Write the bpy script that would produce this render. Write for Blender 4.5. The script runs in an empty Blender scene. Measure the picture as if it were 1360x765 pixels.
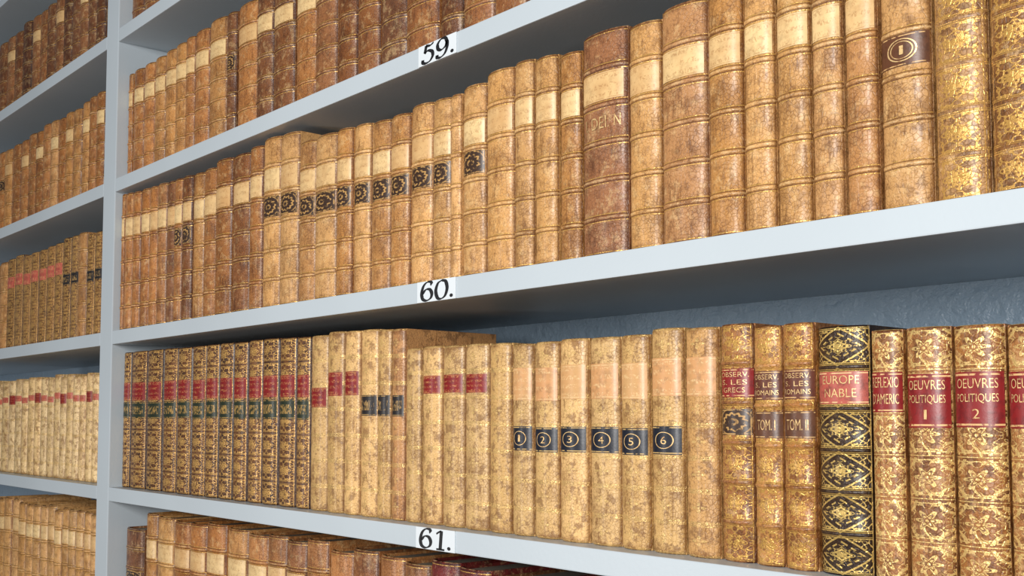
import bpy, bmesh, math, random
from mathutils import Vector
random.seed(7)
sc = bpy.context.scene
try:
    sc.view_settings.view_transform = 'Standard'
    sc.view_settings.look = 'None'
except Exception: pass

# ---------------------------------------------------------------- camera
FP = 1450.0; VPX = -582.0; HOR = 555.0; D = 0.85; CZ = 1.45
AL = math.atan((680-VPX)/FP); CA, SA = math.cos(AL), math.sin(AL)
PITCH = math.radians(3.5); YPP = HOR-FP*math.tan(PITCH)
Fh = Vector((-CA, SA, 0)); R_ = Vector((SA, CA, 0)); U_ = Vector((0, 0, 1))
FW = Fh*math.cos(PITCH)+U_*math.sin(PITCH); UP = U_*math.cos(PITCH)-Fh*math.sin(PITCH)
CAM = Vector((0, -D, CZ))
def on_plane(x, y, yp):
    d = FW*FP+R_*(x-680)+UP*(YPP-y)
    t = (yp-CAM.y)/d.y
    return CAM+d*t
cam = bpy.data.cameras.new('camera'); co = bpy.data.objects.new('camera', cam)
sc.collection.objects.link(co); sc.camera = co
cam.sensor_width = 36; cam.sensor_fit = 'HORIZONTAL'; cam.lens = FP*36/1360
cam.shift_y = (YPP-382.5)/1360; cam.clip_start = 0.01
co.location = CAM; co.rotation_euler = (math.pi/2+PITCH, 0, math.pi/2-AL)
K = FP and (math.hypot(680-VPX, FP)*D/FP)
def row_y(x, zrel): return HOR-zrel/K*(x-VPX)

# ---------------------------------------------------------------- node helpers
def lin(c): return tuple(((v/255)/12.92 if v/255 <= .04045 else ((v/255+.055)/1.055)**2.4) for v in c)+(1,)
class S:
    def __init__(s, nt, k): s.nt = nt; s.k = k
    def _m(s, op, b=None, c=None):
        n = s.nt.nodes.new('ShaderNodeMath'); n.operation = op
        for i, v in enumerate((s, b, c)):
            if v is None: continue
            if isinstance(v, S): s.nt.links.new(v.k, n.inputs[i])
            else: n.inputs[i].default_value = v
        return S(s.nt, n.outputs[0])
    def __add__(s, b): return s._m('ADD', b)
    def __sub__(s, b): return s._m('SUBTRACT', b)
    def __mul__(s, b): return s._m('MULTIPLY', b)
    def lt(s, b): return s._m('LESS_THAN', b)
    def gt(s, b): return s._m('GREATER_THAN', b)
    def mx(s, b): return s._m('MAXIMUM', b)
    def mn(s, b): return s._m('MINIMUM', b)
    def ab(s): return s._m('ABSOLUTE')
    def fr(s): return s._m('FRACT')
    def smooth(s, a, b):
        n = s.nt.nodes.new('ShaderNodeMapRange'); n.interpolation_type = 'SMOOTHSTEP'
        s.nt.links.new(s.k, n.inputs[0]); n.inputs[1].default_value = a; n.inputs[2].default_value = b
        return S(s.nt, n.outputs[0])
def mixc(nt, f, a, b, mode='MIX'):
    n = nt.nodes.new('ShaderNodeMix'); n.data_type = 'RGBA'; n.blend_type = mode
    for i, v in ((0, f), (6, a), (7, b)):
        if isinstance(v, S): nt.links.new(v.k, n.inputs[i])
        elif hasattr(v, 'is_linked'): nt.links.new(v, n.inputs[i])
        else: n.inputs[i].default_value = v
    return n.outputs[2]
def new_mat(name):
    m = bpy.data.materials.new(name); m.use_nodes = True; nt = m.node_tree
    b = nt.nodes['Principled BSDF']; return m, nt, b
def comb(nt, x, y, z):
    n = nt.nodes.new('ShaderNodeCombineXYZ')
    for i, v in enumerate((x, y, z)):
        if isinstance(v, S): nt.links.new(v.k, n.inputs[i])
        else: n.inputs[i].default_value = v
    return n.outputs[0]
def noise(nt, vec, scale, detail=3, rough=.5):
    n = nt.nodes.new('ShaderNodeTexNoise'); nt.links.new(vec, n.inputs['Vector'])
    n.inputs['Scale'].default_value = scale; n.inputs['Detail'].default_value = detail
    n.inputs['Roughness'].default_value = rough
    return S(nt, n.outputs[0])
def cracks(nt, vec, scale):
    n = nt.nodes.new('ShaderNodeTexVoronoi'); n.feature = 'DISTANCE_TO_EDGE'; nt.links.new(vec, n.inputs['Vector'])
    n.inputs['Scale'].default_value = scale
    return S(nt, n.outputs[0])
def bump(nt, b, h, st, dist=.001):
    n = nt.nodes.new('ShaderNodeBump'); n.inputs['Strength'].default_value = st
    n.inputs['Distance'].default_value = dist
    nt.links.new(h.k, n.inputs['Height']); nt.links.new(n.outputs[0], b.inputs['Normal'])
def base_nodes(nt):
    oi = nt.nodes.new('ShaderNodeObjectInfo'); tc = nt.nodes.new('ShaderNodeTexCoord')
    rnd = S(nt, oi.outputs['Random'])
    va = nt.nodes.new('ShaderNodeVectorMath'); va.operation = 'ADD'
    nt.links.new(tc.outputs['Object'], va.inputs[0]); nt.links.new((rnd*37.0).k, va.inputs[1])
    sp = nt.nodes.new('ShaderNodeSeparateXYZ'); nt.links.new(tc.outputs['UV'], sp.inputs[0])
    return oi, rnd, va.outputs[0], S(nt, sp.outputs[0]), S(nt, sp.outputs[1])

GOLD = lin((222, 174, 92))
def leather(name, nb=5, mott=.5, mscale=60, speck=.4, gold='lines', rough=.42, goldwear=.42, gcol=GOLD, darkf=.24, light=.5, gmix=.85):
    m, nt, b = new_mat(name); oi, rnd, P, u, v = base_nodes(nt)
    col = oi.outputs['Color']
    dark = mixc(nt, 1.0, col, (darkf, darkf*.68, darkf*.42, 1), 'MULTIPLY')
    n1 = noise(nt, P, 20, 4, .65); n2 = noise(nt, P, mscale, 5, .7); n3 = noise(nt, P, 460, 3, .6)
    ck = cracks(nt, P, 230)
    n4 = noise(nt, P, 75, 6, .72)
    mpn = nt.nodes.new('ShaderNodeMapping'); nt.links.new(P, mpn.inputs[0]); mpn.inputs['Scale'].default_value = (1, 1, .16)
    n5 = noise(nt, mpn.outputs[0], 210, 5, .65)
    lightc = mixc(nt, .6, col, lin((246, 212, 154)))
    c = mixc(nt, n4.smooth(.50, .64)*light, col, lightc)
    c = mixc(nt, n1.smooth(.46, .70)*.42, c, dark)
    c = mixc(nt, n5.smooth(.53, .64)*n1.smooth(.3, .6)*.6, c, dark)
    c = mixc(nt, n2.smooth(.51, .60)*mott, c, dark)
    c = mixc(nt, n3.smooth(.57, .63)*speck, c, dark)
    c = mixc(nt, ck.lt(.06)*n1.smooth(.35, .6)*.45, c, dark)
    # worn joints with gap shade painted into the spine edges, rubbed raised bands
    ax0 = ((u-.5)*2.0).ab()
    t = v*float(nb+1); d = (((t+.5).fr())-.5).ab()
    c = mixc(nt, (ax0.smooth(.68, .95)*(n2*.5+.65)).mn(1.0)*u.gt(-.2), c, dark)
    c = mixc(nt, (v-.5).ab().smooth(.455, .5)*n2.smooth(.35, .55)*.85*u.gt(-.2), c, dark)
    x = (u-.5)*2.0; y = (t.fr()-.5)*2.0
    ax, ay = x.ab(), y.ab()
    if gold == 'lines':
        c = mixc(nt, (d-.060).ab().lt(.016)*.7*u.gt(-.2), c, dark)
        c = mixc(nt, d.lt(.022)*n4.smooth(.4, .6)*.5*u.gt(-.2), c, lightc)
    g = (d-.095).ab().lt(.012)
    if gold in ('fil', 'flower', 'loz', 'foliage', 'dense'):
        g = g.mx((d-.055).ab().lt(.010)) if gold != 'flower' else g.mx(d.lt(.012))
        wob = (noise(nt, P, 130, 2)-.5)*.10
        fa, fb, th = {'fil': (3.2, 3.6, .045), 'flower': (3.0, 3.4, .035), 'loz': (4.4, 4.4, .045), 'foliage': (3.0, 3.2, .055), 'dense': (3.0, 3.4, .048)}[gold]
        fn = noise(nt, comb(nt, ax*fa, ay*fb, 3.7), 1.0, 1.5)
        fil = (fn-.5).ab().lt(th)*ay.lt(.84)
        xx = x+wob; yy = y+wob
        r = ((xx*xx)+(yy*yy)*.8)._m('SQRT'); th_ = yy._m('ARCTAN2', xx)
        pet = ((th_*6.0)._m('COSINE')*.3+.7)
        if gold == 'flower':
            fl = r.lt(pet*.46)*(r-pet*.27).ab().gt(.035)*(r-.09).ab().gt(.03)
            stem = (x-((y*5.0)._m('SINE')*.12)).ab().lt(.045)*y.lt(-.3)
            cx, cy = ax-1.0, ay-1.0
            rc = ((cx*cx)+(cy*cy))._m('SQRT')
            scr = ((rc*22.0)+wob*34.0)._m('SINE').gt(.25)*rc.lt(.80)
            dots = ((v*130.0)._m('SINE').gt(0.0))*(ax-.93).ab().lt(.04)
            g = g.mx(fl).mx(stem).mx(scr*ay.lt(.9)).mx(dots).mx(fil*r.gt(.5)*.8)
        elif gold == 'loz':
            s = ax+ay
            g = g.mx((s-.92).ab().lt(.05)).mx(s.lt(.3)*(s-.18).ab().gt(.04)).mx((s-.62).ab().lt(.045)*((th_*10.0)._m('SINE').gt(-.2)))
            g = g.mx(fil*s.gt(.97)).mx((ax-.95).ab().lt(.03)).mx(fil*s.lt(.55)*.7)
        elif gold == 'foliage':
            g = g.mx(fil*r.lt(1.0)*ax.lt(.58)).mx(r.lt(pet*.34)*(r-.1).ab().gt(.03)).mx((ax-.72).ab().lt(.018)).mx((ax-.84).ab().lt(.03)*((v*90.0)._m('SINE').gt(0.0)))
        else:
            g = g.mx(fil*ax.lt(.70)).mx(r.lt(pet*.40)*(r-pet*.2).ab().gt(.05)).mx((ax-.74).ab().lt(.025))
            g = g*ax.lt(.8)
    if gold == 'smooth':
        g = (d-.03).ab().lt(.010).mx((d-.065).ab().lt(.008)).mx(d.lt(.010)*((u*70.0)._m('SINE').gt(0.0)))
        rr_ = ((x*x)+(y*y))._m('SQRT'); pp = (y._m('ARCTAN2', x)*4.0)._m('COSINE')*.12+.2
        g = g.mx(rr_.lt(pp)*(rr_-.08).ab().gt(.025)*.7)
    wear = noise(nt, P, 160, 4, .6).smooth(goldwear-.06, goldwear+.08)
    g = g*wear*u.gt(-.2)
    c = mixc(nt, g*gmix, c, gcol)
    nt.links.new(c, b.inputs['Base Color'])
    nt.links.new((g*.5).k, b.inputs['Metallic'])
    rr = n2*.3+(rough-.13)
    nt.links.new((rr-g*.08).k, b.inputs['Roughness'])
    b.inputs['Specular IOR Level'].default_value = .5
    b.inputs['Coat Weight'].default_value = .14; b.inputs['Coat Roughness'].default_value = .2
    bump(nt, b, n3*.3+n4*1.2+g*.3+n5*.6+ck.smooth(0, .12)*.4, .6, .0010)
    return m
M_CALF = leather('calf_leather', 5, .36, 95, .38, 'lines')
M_CALFG = leather('calf_leather_gilt', 5, .4, 80, .45, 'lines', goldwear=.5)
M_SETG = leather('mottled_gilt_leather', 6, .7, 95, .4, 'dense', goldwear=.41, gcol=lin((216, 168, 96)), darkf=.16, light=.15, gmix=.9)
M_SMOOTH = leather('smooth_speckled_leather', 6, .72, 75, .5, 'smooth', goldwear=.42, light=.55, darkf=.3, gcol=lin((232, 194, 124)))
M_BAND = leather('banded_gilt_leather', 5, .6, 60, .5, 'fil', goldwear=.42)
M_LOZ = leather('dark_lozenge_gilt_leather', 5, .3, 60, .3, 'loz', goldwear=.32, gcol=lin((226, 190, 110)), light=.1)
M_FLOW = leather('flower_gilt_leather', 5, .6, 60, .5, 'flower', goldwear=.36, gcol=lin((238, 202, 130)))
M_FOL = leather('foliage_gilt_leather', 5, .5, 60, .5, 'foliage', goldwear=.38, gcol=lin((222, 172, 92)))

def label_mat(name, colr, txt, rows=3, orn=False, rough=.42, strength=.8, soft=.52, worn=.5, fade=None):
    m, nt, b = new_mat(name); oi, rnd, P, u, v = base_nodes(nt)
    n1 = noise(nt, P, 120, 5, .65)
    n0 = noise(nt, P, 45, 4, .6)
    c = mixc(nt, n1.smooth(.45, .68)*worn, lin(colr), lin(tuple(k*.58 for k in colr)))
    c = mixc(nt, n0.smooth(.48, .7)*.35, c, lin(tuple(k*.78 for k in colr)))
    if fade: c = mixc(nt, rnd*.6+n0.smooth(.4, .7)*.25, c, lin(fade))
    marg = (u-.5).ab().lt(.38)
    if rows:
        t = v*float(rows); ty = (t.fr()-.5).ab().lt(.24)
        gl = noise(nt, comb(nt, u*30.0+rnd*50.0, v*float(rows)*4.0, t._m('FLOOR')+rnd*9.0), 1.0, 1)
        g = gl.gt(soft)*ty*marg*(v-.5).ab().lt(.42)
    else: g = u.lt(-5.0)
    if orn:
        x = (u-.5)*2.0; y = (v-.5)*2.0
        r = ((x*x)+(y*y))._m('SQRT')
        wre = ((y._m('ARCTAN2', x))*12.0)._m('SINE')*.06+.62
        g = g.mx((r-wre).ab().lt(.08)).mx(((r-.20).ab().lt(.08))*.8).mx((x.ab()-.92).ab().lt(.04)).mx((r-1.0).ab().lt(.05)*.7)
    fr = (v-.5).ab(); g = g.mx((fr-.45).ab().lt(.018))
    g = g*noise(nt, P, 170, 3).smooth(.38, .54)
    c = mixc(nt, g*strength, c, lin(txt))
    nt.links.new(c, b.inputs['Base Color']); b.inputs['Roughness'].default_value = rough
    b.inputs['Coat Weight'].default_value = .12; b.inputs['Coat Roughness'].default_value = .2
    bump(nt, b, n1+g*.3, .5, .0007)
    return m
LM = {
 'C': label_mat('cream_label_leather', (232, 200, 144), (158, 106, 58), 3, strength=.45, soft=.54, worn=.4, fade=(202, 154, 98)),
 'D': label_mat('dark_label_leather', (58, 38, 26), (206, 160, 94), 0, True, strength=.75, worn=.3),
 'R': label_mat('red_label_leather', (134, 22, 20), (222, 158, 96), 4, strength=.5),
 'G': label_mat('green_label_leather', (36, 44, 24), (208, 164, 88), 1, strength=.6, soft=.48),
 'O': label_mat('peach_label_leather', (208, 150, 98), (236, 204, 150), 4, strength=.5, soft=.54, fade=(206, 164, 108)),
 'K': label_mat('black_label_leather', (34, 28, 28), (210, 168, 100), 1, strength=.6),
 'P': label_mat('pink_red_label_leather', (188, 92, 74), (230, 180, 120), 2, strength=.5),
 'N': label_mat('navy_label_leather', (20, 24, 38), (222, 184, 116), 0, worn=.25),
 'r': label_mat('plain_red_label_leather', (134, 26, 26), (232, 190, 130), 0, worn=.6),
 'd': label_mat('plain_brown_label_leather', (96, 58, 36), (222, 178, 118), 0),
 'B': label_mat('brown_title_label_leather', (98, 50, 34), (222, 178, 118), 0),
 's': label_mat('salmon_label_leather', (178, 86, 72), (238, 200, 144), 0, worn=.7),
 'L': label_mat('lettered_brown_leather', (120, 72, 44), (212, 172, 108), 0, worn=.8),
}
mt, nt, b = new_mat('gilt_lettering'); tcn = nt.nodes.new('ShaderNodeTexCoord').outputs['Object']
c = mixc(nt, noise(nt, tcn, 300, 3).smooth(.48, .64)*.6, lin((230, 194, 136)), lin((140, 84, 48)))
nt.links.new(c, b.inputs['Base Color']); b.inputs['Metallic'].default_value = .35; b.inputs['Roughness'].default_value = .4
bump(nt, b, noise(nt, tcn, 900, 2), .2, .0003)
M_TXT = mt
mp, nt, b = new_mat('aged_paper_edges'); oi, rnd, P, u, v = base_nodes(nt)
sx = nt.nodes.new('ShaderNodeSeparateXYZ'); nt.links.new(P, sx.inputs[0])
ln = noise(nt, comb(nt, S(nt, sx.outputs[0])*1.0, 0.0, 0.0), 1400, 2)
n1 = noise(nt, P, 30, 4)
c = mixc(nt, ln.smooth(.4, .62), lin((92, 84, 76)), lin((168, 154, 134)))
c = mixc(nt, n1.smooth(.4, .7)*.5, c, lin((70, 58, 50)))
nt.links.new(c, b.inputs['Base Color']); b.inputs['Roughness'].default_value = .9
bump(nt, b, ln, .6, .0006); M_PAGE = mp

def paint(name, colr, bs, scale, rough=.5):
    m, nt, b = new_mat(name); tc = nt.nodes.new('ShaderNodeTexCoord')
    P = tc.outputs['Object']
    n1 = noise(nt, P, 3, 4); n2 = noise(nt, P, scale, 4, .6)
    c = mixc(nt, n1.smooth(.3, .7)*.35, lin(colr), lin(tuple(k*.92 for k in colr)))
    nt.links.new(c, b.inputs['Base Color']); b.inputs['Roughness'].default_value = rough
    bump(nt, b, n2, bs, .002)
    return m
M_SHELF = paint('pale_blue_grey_paint', (190, 200, 207), .10, 180, .40)
M_WALL = paint('textured_blue_plaster', (140, 160, 178), 1.0, 60, .38)
M_WALL.node_tree.nodes['Bump'].inputs['Distance'].default_value = .006
M_FLOOR = paint('dark_wood_floor', (92, 66, 46), .2, 30, .5)
M_PLATE = paint('white_paper_plate', (218, 225, 230), .05, 200, .5)
mk, nt, b = new_mat('black_ink'); b.inputs['Base Color'].default_value = (.008, .008, .01, 1); b.inputs['Roughness'].default_value = .5; M_INK = mk

# ---------------------------------------------------------------- mesh helpers
def make_obj(name, verts, faces, mats, midx=None, smooth=None, uvs=None, parent=None, loc=(0, 0, 0)):
    me = bpy.data.meshes.new(name); me.from_pydata(verts, [], faces)
    for m in mats: me.materials.append(m)
    if midx: me.polygons.foreach_set('material_index', midx)
    if smooth is not None: me.polygons.foreach_set('use_smooth', smooth)
    if uvs:
        l = me.uv_layers.new(name='UVMap')
        for lp in me.loops: l.data[lp.index].uv = uvs[lp.vertex_index]
    me.update()
    o = bpy.data.objects.new(name, me); sc.collection.objects.link(o)
    o.location = loc
    if parent: o.parent = parent
    return o
def bevbox(x0, x1, y0, y1, z0, z1, bv):
    bm = bmesh.new(); bmesh.ops.create_cube(bm, size=1)
    for v in bm.verts:
        v.co = Vector((x0 if v.co.x < 0 else x1, y0 if v.co.y < 0 else y1, z0 if v.co.z < 0 else z1))
    if bv: bmesh.ops.bevel(bm, geom=list(bm.edges), offset=bv, segments=2, affect='EDGES', profile=.6)
    bm.verts.index_update()
    vs = [tuple(v.co) for v in bm.verts]; fs = [tuple(v.index for v in f.verts) for f in bm.faces]
    bm.free(); return vs, fs

A0 = 1.42
def spt(a, z, w, h, B, bands, bh, off=0.0):
    ang = a*A0
    x = w/2*math.sin(ang)/math.sin(A0); y = B*(1-math.cos(ang))/(1-math.cos(A0))
    nx_, ny_ = math.sin(ang)*B*1.15, -math.cos(ang)*w/2
    q_ = math.hypot(nx_, ny_); nx_ /= q_; ny_ /= q_
    bp = 0
    for bz, bw in bands:
        q = abs(z-bz)/bw
        if q < 1: bp = max(bp, (math.cos(q*math.pi)*.5+.5)**.7)
    e = max(0, 1-min(z, h-z)/.004)
    o = bp*bh*(1-a**4)+off-.0016*e*e
    return (x+nx_*o*(1-abs(a)**6 if o > 0 else 1), y+ny_*o, z)

_txt = {}
def text_geo(s):
    if s in _txt: return _txt[s]
    cu = bpy.data.curves.new('t', 'FONT'); cu.body = s; cu.resolution_u = 3; cu.offset = -.004
    o = bpy.data.objects.new('t', cu); sc.collection.objects.link(o)
    dg = bpy.context.evaluated_depsgraph_get(); ev = o.evaluated_get(dg); me = ev.to_mesh()
    vs = [(v.co.x, v.co.y) for v in me.vertices]; fs = [tuple(p.vertices) for p in me.polygons]
    ev.to_mesh_clear(); bpy.data.objects.remove(o); bpy.data.curves.remove(cu)
    xs = [v[0] for v in vs]; ys = [v[1] for v in vs]
    x0, x1, y0, y1 = min(xs), max(xs), min(ys), max(ys)
    vs = [((x-x0)/(x1-x0), (y-y0)/(y1-y0)) for x, y in vs]
    _txt[s] = (vs, fs); return _txt[s]

ZB = [-1, -.75, -.4, 0, .4, .75, 1]
def make_book(cx, y0, zs, w, h, depth, mat, colr, labels, nb, raised, meta):
    B = min(.25*w, .0105)
    bh = raised; bands = [(h*(k+1)/(nb+1), .0034) for k in range(nb)] if bh else []
    root = bpy.data.objects.new('leather_bound_book', None); sc.collection.objects.link(root)
    root.empty_display_size = .02; root.location = (cx, y0, zs)
    root['label'] = meta[0]; root['category'] = 'book'; root['group'] = meta[1]
    zl = {0, .0012, .0025, .004, h, h-.0012, h-.0025, h-.004}
    for bz, bw in bands:
        for q in ZB: zl.add(bz+q*bw)
    if not bands:
        for k in range(1, 8): zl.add(h*k/8)
    zl = sorted(zl); NA = 16; al = [-1+2*i/NA for i in range(NA+1)]
    V = []; F = []; UV = []; SM = []
    for z in zl:
        for a in al:
            V.append(spt(a, z, w, h, B, bands, bh)); UV.append(((a+1)/2, z/h))
    n = NA+1
    for j in range(len(zl)-1):
        for i in range(NA):
            F.append((j*n+i, j*n+i+1, (j+1)*n+i+1, (j+1)*n+i)); SM.append(True)
    for top in (True, False):
        z = h if top else 0; base = (len(zl)-1)*n if top else 0
        s = len(V); zi = h-.005 if top else .005
        for a in al:
            p = spt(a, z, w-.005, h, B, [], 0); V.append((p[0], p[1]+.0022, z)); UV.append((-1, 0))
        for a in al:
            p = spt(a, z, w-.005, h, B, [], 0); V.append((p[0], p[1]+.0024, zi)); UV.append((-1, 0))
        for i in range(NA):
            q1 = (base+i, base+i+1, s+i+1, s+i); q2 = (s+i, s+i+1, s+n+i+1, s+n+i)
            if not top: q1 = q1[::-1]; q2 = q2[::-1]
            F += [q1, q2]; SM += [True, True]
    bt = .0024
    for sg in (-1, 1):
        xa, xb = (-w/2, -w/2+bt) if sg < 0 else (w/2-bt, w/2)
        vs, fs = bevbox(xa, xb, B-.0006, depth, 0, h, .0006)
        s = len(V); V += vs; UV += [(-1, 0)]*len(vs)
        F += [tuple(i+s for i in f) for f in fs]; SM += [False]*len(fs)
    cover = make_obj('leather_cover', V, F, [mat], smooth=SM, uvs=UV, parent=root)
    cover.color = lin(colr)
    px = w/2-bt-.0001; pol = []
    for i in range(9):
        a = -1+2*i/8; pol.append((a*px, .0036+B*.85*a*a))
    for i in range(9):
        a = 1-2*i/8; pol.append((a*px, depth-.004-.004*(1-a*a)))
    V = [(x, y, .0035) for x, y in pol]+[(x, y, h-.0045) for x, y in pol]; m = len(pol)
    F = [tuple(range(m))[::-1], tuple(range(m, 2*m))]+[(i, (i+1) % m, (i+1) % m+m, i+m) for i in range(m)]
    make_obj('page_block', V, F, [M_PAGE], parent=root)
    jv = random.uniform(-.004, .004) if not raised else 0
    for lb in labels:
        key, v0, v1 = lb[:3]; txt = lb[3] if len(lb) > 3 else None
        z0, z1 = (v0+jv)*h, (v1+jv)*h; NL = 12; V = []; F = []; UV = []; MI = []
        AM = .72 if key in 'RGKP' else (.76 if key in 'CODN' else .86)
        if key != 'L':
            for j in range(4):
                for i in range(NL+1):
                    a = AM*(-1+2*i/NL); V.append(spt(a, z0+(z1-z0)*j/3, w, h, B, [], 0, .0004)); UV.append((i/NL, j/3))
            for j in range(3):
                for i in range(NL):
                    q = j*(NL+1)+i; F.append((q, q+1, q+NL+2, q+NL+1)); MI.append(0)
        if txt:
            for (s, tx0, tx1, ty0, ty1) in txt:
                if s == 'ring':
                    rx = (tx1-tx0)/2; ry = (ty1-ty0)/2; mx_, my_ = (tx0+tx1)/2, (ty0+ty1)/2; nn = 28
                    gv = []; gf = []
                    for k in range(nn):
                        c_, s_ = math.cos(k*2*math.pi/nn), math.sin(k*2*math.pi/nn)
                        gv += [(mx_+rx*c_, my_+ry*s_), (mx_+rx*.88*c_, my_+ry*.92*s_)]
                    for k in range(nn):
                        k2 = (k+1) % nn; gf.append((2*k, 2*k2, 2*k2+1, 2*k+1))
                else:
                    tv, gf = text_geo(s)
                    gv = [(tx0+x*(tx1-tx0), ty0+y*(ty1-ty0)) for x, y in tv]
                o = len(V)
                for x, y in gv:
                    V.append(spt((x*2-1)*.54+.02, z0+(z1-z0)*y, w, h, B, [], 0, .0008)); UV.append((x, y))
                F += [tuple(i+o for i in f) for f in gf]; MI += [1]*len(gf)
        nm = 'volume_label' if key in 'GNDK' and len(labels) > 1 else ('gilt_title' if key == 'L' else 'title_label')
        make_obj(nm, V, F, [LM[key], M_TXT], midx=MI, smooth=[True]*len(F), uvs=UV, parent=root)
    return root

# ---------------------------------------------------------------- book data
ZT = {57: 1.132, 58: .814, 59: .496, 60: .179, 61: -.141, 62: -.461}
TH = .028; BD = .325
XU0 = on_plane(134, 400, 0).x; XU1 = on_plane(149.5, 400, 0).x; XR = .12; XL = -4.2
MS = {'calf': (M_CALF, 5, .0016), 'calfg': (M_CALFG, 5, .0016), 'set': (M_SETG, 6, 0), 'smooth': (M_SMOOTH, 6, 0),
      'band': (M_BAND, 5, .0020), 'loz': (M_LOZ, 5, .0024), 'flower': (M_FLOW, 5, 0), 'fol': (M_FOL, 5, .0008)}
C2 = ('C', .688, .812); D3 = ('D', .53, .65)
def L(c):
    o = []
    for ch in c:
        if ch == 'C': o.append(C2)
        elif ch == 'D': o.append(D3)
        elif ch == 'd': o.append(('d', .535, .655, [('ring', .10, .90, .14, .86), ('ring', .2, .8, .22, .78), ('1', .45, .55, .36, .64)]))
        elif ch == 'R': o.append(('R', .645, .775))
        elif ch == 'q': o.append(('R', .735, .835))
        elif ch == 'p': o.append(('P', .76, .82))
        elif ch == 'm': o.append(('R', .59, .70))
        elif ch == 'G': o.append(('G', .515, .63))
        elif ch == 'K': o.append(('K', .54, .65))
        elif ch == 'O': o.append(('O', .70, .87))
        elif ch == 'P': o.append(('P', .68, .80))
        elif ch in '123456':
            hw = .06 if ch == '1' else .11
            o.append(('N', .44, .565, [('ring', .12, .88, .20, .80), (ch, .5-hw, .5+hw, .36, .64)]))
    return o
def dsc(style, lab):
    t = {'calf': 'Antique brown calf book with raised bands', 'calfg': 'Antique gilt calf book with raised bands',
         'set': 'Mottled dark brown leather book with dense gilt spine', 'smooth': 'Speckled tan leather book with smooth gilt-lined spine',
         'band': 'Brown leather book with raised bands and gilt ornament', 'loz': 'Black leather book with gilt lozenge spine',
         'flower': 'Brown leather book with gilt flower spine', 'fol': 'Tan speckled leather book with gilt foliage spine'}[style]
    e = ''
    if lab and lab[0]:
        k = [l[0] for l in lab]
        if 'N' in k: e = ', navy number label'
        elif 'C' in k and 'D' in k: e = ', cream and black labels'
        elif 'C' in k: e = ', cream title label'
        elif 'R' in k and 'G' in k: e = ', red, green labels'
        elif 'R' in k or 'r' in k: e = ', red title label'
        elif 'K' in k: e = ', black label'
        elif 'O' in k: e = ', faded peach label'
        elif 'P' in k or 's' in k: e = ', pinkish label'
        elif 'd' in k or 'B' in k or 'D' in k: e = ', dark brown label'
    return t+e
def jit(c, a=14):
    k = random.uniform(-a, a); q = random.uniform(-6, 6)
    return tuple(max(5, min(255, v+k*f+q*s)) for v, f, s in zip(c, (1, .85, .7), (0, .4, 1)))
def row(shelf, sb, group, items, depthf=.64):
    zr = ZT[shelf]
    for it in items:
        x0, x1, top, style, colr, lab = it[:6]
        lab = L(lab) if isinstance(lab, str) else lab
        yp = sb+.004
        hh = None
        if 0 < top < 1: hh = top
        X0 = on_plane(x0, row_y(x0, zr+.11), yp).x; X1 = on_plane(x1, row_y(x1, zr+.11), yp).x
        if X1 > XU1: X0 = max(X0, XU1+.0015)
        else: X1 = min(X1, XU0-.0015)
        if X1-X0 < .012: continue
        if hh is None:
            p = on_plane((x0+x1)/2, top, yp); hh = p.z-CZ-zr
        mat, nb, rs = MS[style]
        gap = .0034 if style == 'set' else .0022
        jy = .0008 if style in ('set', 'smooth', 'flower') else .0025
        make_book((X0+X1)/2, sb+random.uniform(-jy, jy), CZ+zr, X1-X0-gap, hh, hh*depthf, mat, jit(colr), lab, nb, rs, (dsc(style, lab), group))

T1 = (212, 160, 98); T2 = (194, 138, 78); T3 = (170, 112, 60); T4 = (142, 90, 50); T5 = (114, 70, 40); T6 = (184, 122, 66)
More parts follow.
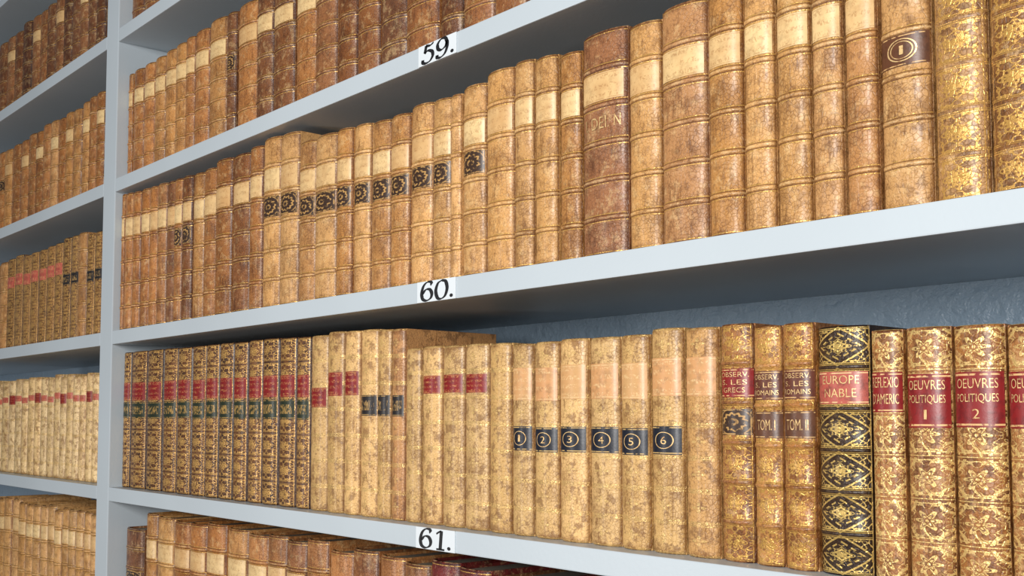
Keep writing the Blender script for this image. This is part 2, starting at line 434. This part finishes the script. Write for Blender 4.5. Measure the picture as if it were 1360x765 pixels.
# shelf 60
row(60, .014, 'calf-bound books on the middle shelf', [
 (149, 158, 262, 'calf', T6, 'C'), (158, 166, 260, 'calf', T6, 'C'), (166, 176, 258, 'calf', T6, 'C'), (176, 186, 256, 'calf', T6, 'C'),
 (186, 197, 252, 'calf', T6, 'C'), (197, 208, 249, 'calf', T6, 'C'), (208, 220, 245, 'calf', T3, 'C'), (220, 232, 242, 'calf', T4, 'C'),
 (232, 242, 239, 'calf', T3, 'CD'), (242, 254, 235, 'calf', T4, 'CD'), (254, 268, 231, 'calf', T2, 'C'), (268, 285, 225, 'calf', T3, 'C'),
 (285, 306, 213, 'calf', T3, 'C'), (306, 329, 206, 'calf', T4, 'C'), (329, 346, 196, 'calf', T3, 'C'), (346, 369, 184, 'calf', T1, 'CD'),
 (369, 394, 178, 'calf', T1, 'CD'), (394, 417, 188, 'calf', T2, 'CD'), (417, 446, 180, 'calf', T1, 'CD'), (446, 467, 172, 'calf', T2, 'CD'),
 (467, 490, 166, 'calf', T1, 'CD'), (490, 516, 161, 'calf', T2, 'CD'), (516, 542, 153, 'calf', T2, 'CD'), (542, 572, 139, 'calf', T1, 'CD'),
 (572, 598, 132, 'calf', T1, 'CD'), (598, 613, 126, 'calf', T1, ''), (613, 645, 114, 'calf', T1, 'CD'), (645, 683, 94, 'calf', T1, 'C'),
 (683, 710, 82, 'calf', T1, 'C'), (710, 741, 76, 'calf', T1, 'C'), (741, 770, 70, 'calf', T2, 'C'),
 (770, 831, 42, 'calf', (146, 94, 56), [('C', .688, .812), ('L', .53, .64, [('I. DEI. N', .0, 1.08, .30, .78)])]),
 (831, 876, 30, 'calf', T1, 'C'), (876, 939, 5, 'calf', (174, 122, 72), 'C'), (939, 987, -14, 'calf', (198, 144, 84), 'C'), (987, 1030, -30, 'calf', T1, 'C'),
 (1030, 1077, -44, 'calf', T1, 'C'), (1077, 1120, -56, 'calf', (198, 146, 88), 'C'), (1120, 1165, -70, 'calf', (186, 132, 78), 'C'),
 (1165, 1235, -75, 'calfg', T1, 'd'), (1235, 1310, -95, 'fol', (170, 124, 72), ''), (1310, 1395, -110, 'fol', (136, 92, 50), '')])
# shelf 61
it = []
bx = [154, 172, 193, 214, 233, 252, 271, 289, 308, 327, 346, 368, 391, 410]; ty = [469, 467, 465, 463, 462, 460, 458, 456, 455, 452, 450, 449, 448]
for i in range(13): it.append((bx[i], bx[i+1], ty[i], 'set', (108, 66, 32), 'RG'))
LT = (216, 174, 112)
it += [(410, 433, 446, 'smooth', LT, 'm'), (433, 455, 441, 'smooth', LT, 'R'), (455, 476, 440, 'smooth', LT, 'R'), (476, 500, 438, 'smooth', LT, 'K'),
 (500, 519, 438, 'smooth', LT, 'K'), (519, 537, 437, 'smooth', (186, 134, 82), 'K'), (537, 558, 463, 'smooth', LT, ''), (558, 585, 460, 'smooth', LT, 'q'),
 (585, 615, 459, 'smooth', LT, 'q'), (615, 648, 457, 'smooth', LT, 'q'), (648, 678, 456, 'smooth', LT, ''),
 (678, 707, 457, 'smooth', LT, 'O1'), (707, 741, 454, 'smooth', LT, 'O2'), (741, 780, 450, 'smooth', LT, 'O3'), (780, 822, 448, 'smooth', LT, 'O4'),
 (822, 862, 445, 'smooth', LT, 'O5'), (862, 907, 436, 'smooth', LT, 'O6'), (907, 953, 435, 'smooth', (206, 158, 98), 'O')]
def tl(*lines):
    n = len(lines); o = []
    for i, s in enumerate(lines):
        wv = min(1.14, .15*len(s)+.08) if len(s) > 1 else (.08 if s == '1' else .18)
        y1 = 1-.12-(i)*(.82/n); y0 = y1-.82/n*.64
        o.append((s, .5-wv/2, .5+wv/2, y0, y1))
    return o
BR = (160, 104, 54)
FL = (166, 110, 58)
it += [(953, 1000, 430, 'band', BR, [('r', .69, .81, tl('OBSERV.', 'S. LES', 'GRECS')), ('D', .53, .64)]),
 (1000, 1041, 433, 'band', (186, 130, 72), [('B', .69, .81, tl('OBSERV.', 'S. LES', 'ROMAINS')), ('d', .53, .64, [('TOM. I', .10, .90, .3, .7)])]),
 (1041, 1086, 429, 'band', (180, 122, 66), [('B', .69, .81, tl('OBSERV.', 'S. LES', 'ROMAINS')), ('d', .53, .64, [('TOM. II', .05, .95, .3, .7)])]),
 (1086, 1157, 433, 'loz', (50, 32, 20), [('s', .685, .815, tl('EUROPE', 'NABLE'))]),
 (1157, 1202, 438, 'flower', FL, [('r', .67, .83, tl('REFLEXIO', "D'AMERIC"))]),
 (1202, 1265, 434, 'flower', FL, [('r', .61, .82, tl('OEUVRES', 'POLITIQUES', '1'))]),
 (1265, 1337, 431, 'flower', FL, [('r', .61, .82, tl('OEUVRES', 'POLITIQUES', '2'))]),
 (1337, 1410, 429, 'flower', FL, [('r', .61, .82, tl('OEUVRES', 'POLITIQUES', '3'))])]
row(61, .022, 'gilt leather books on the lower shelf', it)
# shelf 59
bx = [155, 176, 189, 203, 217, 232, 247, 259, 278, 301, 313, 340, 362, 390, 418, 447, 472, 502, 538, 582, 612, 655, 700, 745]
cl = [T3, T3, T6, T2, T2, T2, T6, T6, T2, T4, T3, T4, T4, T3, T4, T4, T4, T5, T4, T5, T4, T4, T5]
row(59, .02, 'calf-bound books on the upper shelf', [(bx[i], bx[i+1], .222+random.uniform(-.002, .004), 'calf', cl[i], 'C' if i not in (9,) else 'D') for i in range(len(bx)-1)])
row(58, .02, 'calf-bound books on the top shelf', [(a, a+15, .2, 'calf', T4, 'C') for a in range(162, 250, 15)])
# shelf 62
bx = [192, 206, 228, 250, 272, 298, 325, 352, 378, 405, 434, 466, 500, 533, 568, 607, 650, 700, 752, 806, 862]
it = [(140, 165, .233, 'calf', T5, ''), (165, 188, .238, 'calf', T5, 'D')]
for i in range(len(bx)-1):
    it.append((bx[i], bx[i+1], .268+random.uniform(-.006, .006), 'calf', random.choice([T2, T6, T1] if i < 6 else [T3, T4, T6]) if i < 14 else random.choice([T5, (120, 44, 44)]), 'C' if i < 9 else ''))
row(62, .03, 'large leather books on the bottom shelf', it, .72)
def span(a, b, n): return [a+(b-a)*i/n for i in range(n+1)]
def lrow(shelf, n, h0, styles, group, xe=138, depthf=.64):
    xs = span(-24, xe, n); o = []
    for i in range(n):
        s, c, l = styles(i); o.append((xs[i], xs[i+1], h0+random.uniform(-.006, .006), s, c, l))
    row(shelf, .03, group, o, depthf)
lrow(58, 15, .215, lambda i: ('calf', random.choice([T4, T4, T5]), 'C' if i % 3 == 0 else ''), 'dim brown books on the neighbouring top shelf', 140)
lrow(59, 16, .226, lambda i: ('calf', random.choice([T3, T6, T2, T3]), 'D' if i == 2 else ('C' if i % 2 else '')), 'brown books on the neighbouring upper shelf', 138)
lrow(60, 15, .238, lambda i: ('calf', T2, '') if i in (0, 1, 2, 12) else ('set', (140, 98, 54), 'P' if i < 10 else 'K'), 'gilt books on the neighbouring middle shelf', 135)
lrow(61, 18, .238, lambda i: ('smooth', (236, 202, 146), 'p' if i % 4 else 'q'), 'tan books on the neighbouring lower shelf', 130)
lrow(62, 16, .25, lambda i: ('calf', T1, 'C'), 'tan books on the neighbouring bottom shelf', 127, .72)

# ---------------------------------------------------------------- bookcase
def board(name, x0, x1, y0, y1, z0, z1, mat, bv, lab, cat, grp):
    cx, cy = (x0+x1)/2, (y0+y1)/2
    vs, fs = bevbox(x0-cx, x1-cx, y0-cy, y1-cy, 0, z1-z0, bv)
    o = make_obj(name, vs, fs, [mat], loc=(cx, cy, z0))
    o['label'] = lab; o['category'] = cat; o['group'] = grp
    return o
ztop = CZ+ZT[57]+.33; E = 0
for a, b_ in [(XU0, XU1), (XR, XR+.05), (XL-.05, XL)]:
    board('bookcase_upright', a, b_, 0, BD, 0, ztop, M_SHELF, .002, 'pale blue-grey painted upright panel between bookshelves', 'bookcase upright', 'uprights of the bookcase')
SH = {}
for k, z in ZT.items():
    num = {59: '59', 60: '60', 61: '61'}.get(k)
    lb = 'pale blue-grey wooden shelf with number plate '+num+', holding books' if num else 'pale blue-grey painted wooden shelf holding old books'
    SH[k] = board('bookshelf', XU1+E, XR-E, 0, BD, CZ+z-TH, CZ+z-.0002, M_SHELF, .0015, lb, 'shelf', 'bookshelves')
    board('bookshelf', XL+E, XU0-E, 0, BD, CZ+z-TH, CZ+z-.0002, M_SHELF, .0015, 'pale blue-grey painted wooden shelf holding old books', 'shelf', 'bookshelves')
# number plates
STR = {
 '5': [[(.90, 1.0), (.66, .90), (.36, .96)], [(.38, .95), (.33, .75), (.27, .56)], [(.27, .56), (.50, .66), (.78, .54), (.84, .30), (.64, .06), (.34, .01), (.14, .10), (.14, .24)]],
 '9': [[(.84, .74), (.70, .96), (.42, .98), (.20, .78), (.22, .52), (.45, .40), (.72, .52), (.84, .74), (.84, .45), (.68, .15), (.40, .01), (.16, .07), (.15, .20)]],
 '6': [[(.86, .84), (.76, .98), (.50, .98), (.26, .78), (.14, .42), (.22, .12), (.48, .01), (.76, .12), (.85, .36), (.70, .58), (.44, .60), (.22, .40)]],
 '0': [[(.56, .98), (.28, .84), (.13, .46), (.24, .10), (.48, .01), (.76, .16), (.90, .54), (.80, .88), (.56, .98)]],
 '1': [[(.24, .80), (.44, .92), (.56, .97)], [(.58, .98), (.54, .5), (.50, .04)], [(.24, .02), (.5, .02), (.78, .02)]]}
def stroke(pts, V, F, ox, oz, sx, sz, yy, wmin, wmax):
    P = [Vector((p[0]*sx, p[1]*sz)) for p in pts]; E = [P[0]*2-P[1]]+P+[P[-1]*2-P[-2]]; out = []
    for i in range(1, len(E)-2):
        for k in range(8):
            t = k/8; a, b_, c, d = E[i-1], E[i], E[i+1], E[i+2]
            out.append(.5*((2*b_)+(c-a)*t+(2*a-5*b_+4*c-d)*t*t+(-a+3*b_-3*c+d)*t**3))
    out.append(P[-1]); s = len(V)
    for i, p in enumerate(out):
        d = (out[min(i+1, len(out)-1)]-out[max(i-1, 0)]).normalized()
        wd = wmin+(wmax-wmin)*abs(math.sin(math.atan2(d.y, d.x)-.25))**1.3
        nn = Vector((-d.y, d.x))*wd/2
        for q in (p+nn, p-nn): V.append((ox+q.x, yy, oz+q.y))
    for i in range(len(out)-1): F.append((s+2*i, s+2*i+1, s+2*i+3, s+2*i+2))
PX0 = on_plane(555, 385, 0).x; PX1 = on_plane(606, 385, 0).x
for num, sh in (('59', 59), ('60', 60), ('61', 61)):
    w_ = (PX1-PX0)/2
    vs, fs = bevbox(-w_, w_, -.0012, 0, .0002, TH-.0004, .0003)
    S_ = SH[sh]
    pl = make_obj('number_plate', vs, fs, [M_PLATE], parent=S_, loc=((PX0+PX1)/2-S_.location.x, -S_.location.y, 0))
    pl['label'] = 'white plate with black handwritten number '+num
    V = []; F = []; gw = .031; oz = .0018; x = -.035
    for ch in num:
        for st in STR[ch]: stroke(st, V, F, x, oz, gw, .0246, -.0016, .0017, .0068)
        x += gw*(1.0 if ch != '1' else .9)
    s = len(V)
    for k in range(16): V.append((x+.0055+.0034*math.cos(k*math.pi/8), -.0016, oz+.003+.0023*math.sin(k*math.pi/8)))
    F.append(tuple(range(s, s+16)))
    make_obj('painted_number', V, F, [M_INK], parent=pl)

# ---------------------------------------------------------------- room
def struct(name, vs, mat):
    vs_, fs = bevbox(*vs, 0); o = make_obj(name, vs_, fs, [mat]); o['kind'] = 'structure'; return o
struct('wall_back', (-6, 3, BD+.0005, BD+.1, 0, 3.4), M_WALL)
struct('floor', (-6, 3, -4, BD+.1, -.1, 0), M_FLOOR)

# ---------------------------------------------------------------- light
w = bpy.data.worlds.new('world'); sc.world = w; w.use_nodes = True
w.node_tree.nodes['Background'].inputs[0].default_value = (.74, .86, 1, 1)
w.node_tree.nodes['Background'].inputs[1].default_value = .10
def area(name, loc, tgt, sx, sy, e, col):
    l = bpy.data.lights.new(name, 'AREA'); l.shape = 'RECTANGLE'; l.size = sx; l.size_y = sy; l.energy = e; l.color = col
    o = bpy.data.objects.new(name, l); sc.collection.objects.link(o); o.location = loc
    o.rotation_euler = (Vector(tgt)-Vector(loc)).to_track_quat('-Z', 'Y').to_euler()
area('window_light', (.1, -2.5, 2.0), (-1.0, 0, 1.35), .7, 1.2, 102, (1, .98, .95))
area('window_light', (-2.6, -2.4, 1.15), (-2.5, 0, 1.05), .5, .9, 18, (1, .97, .93))
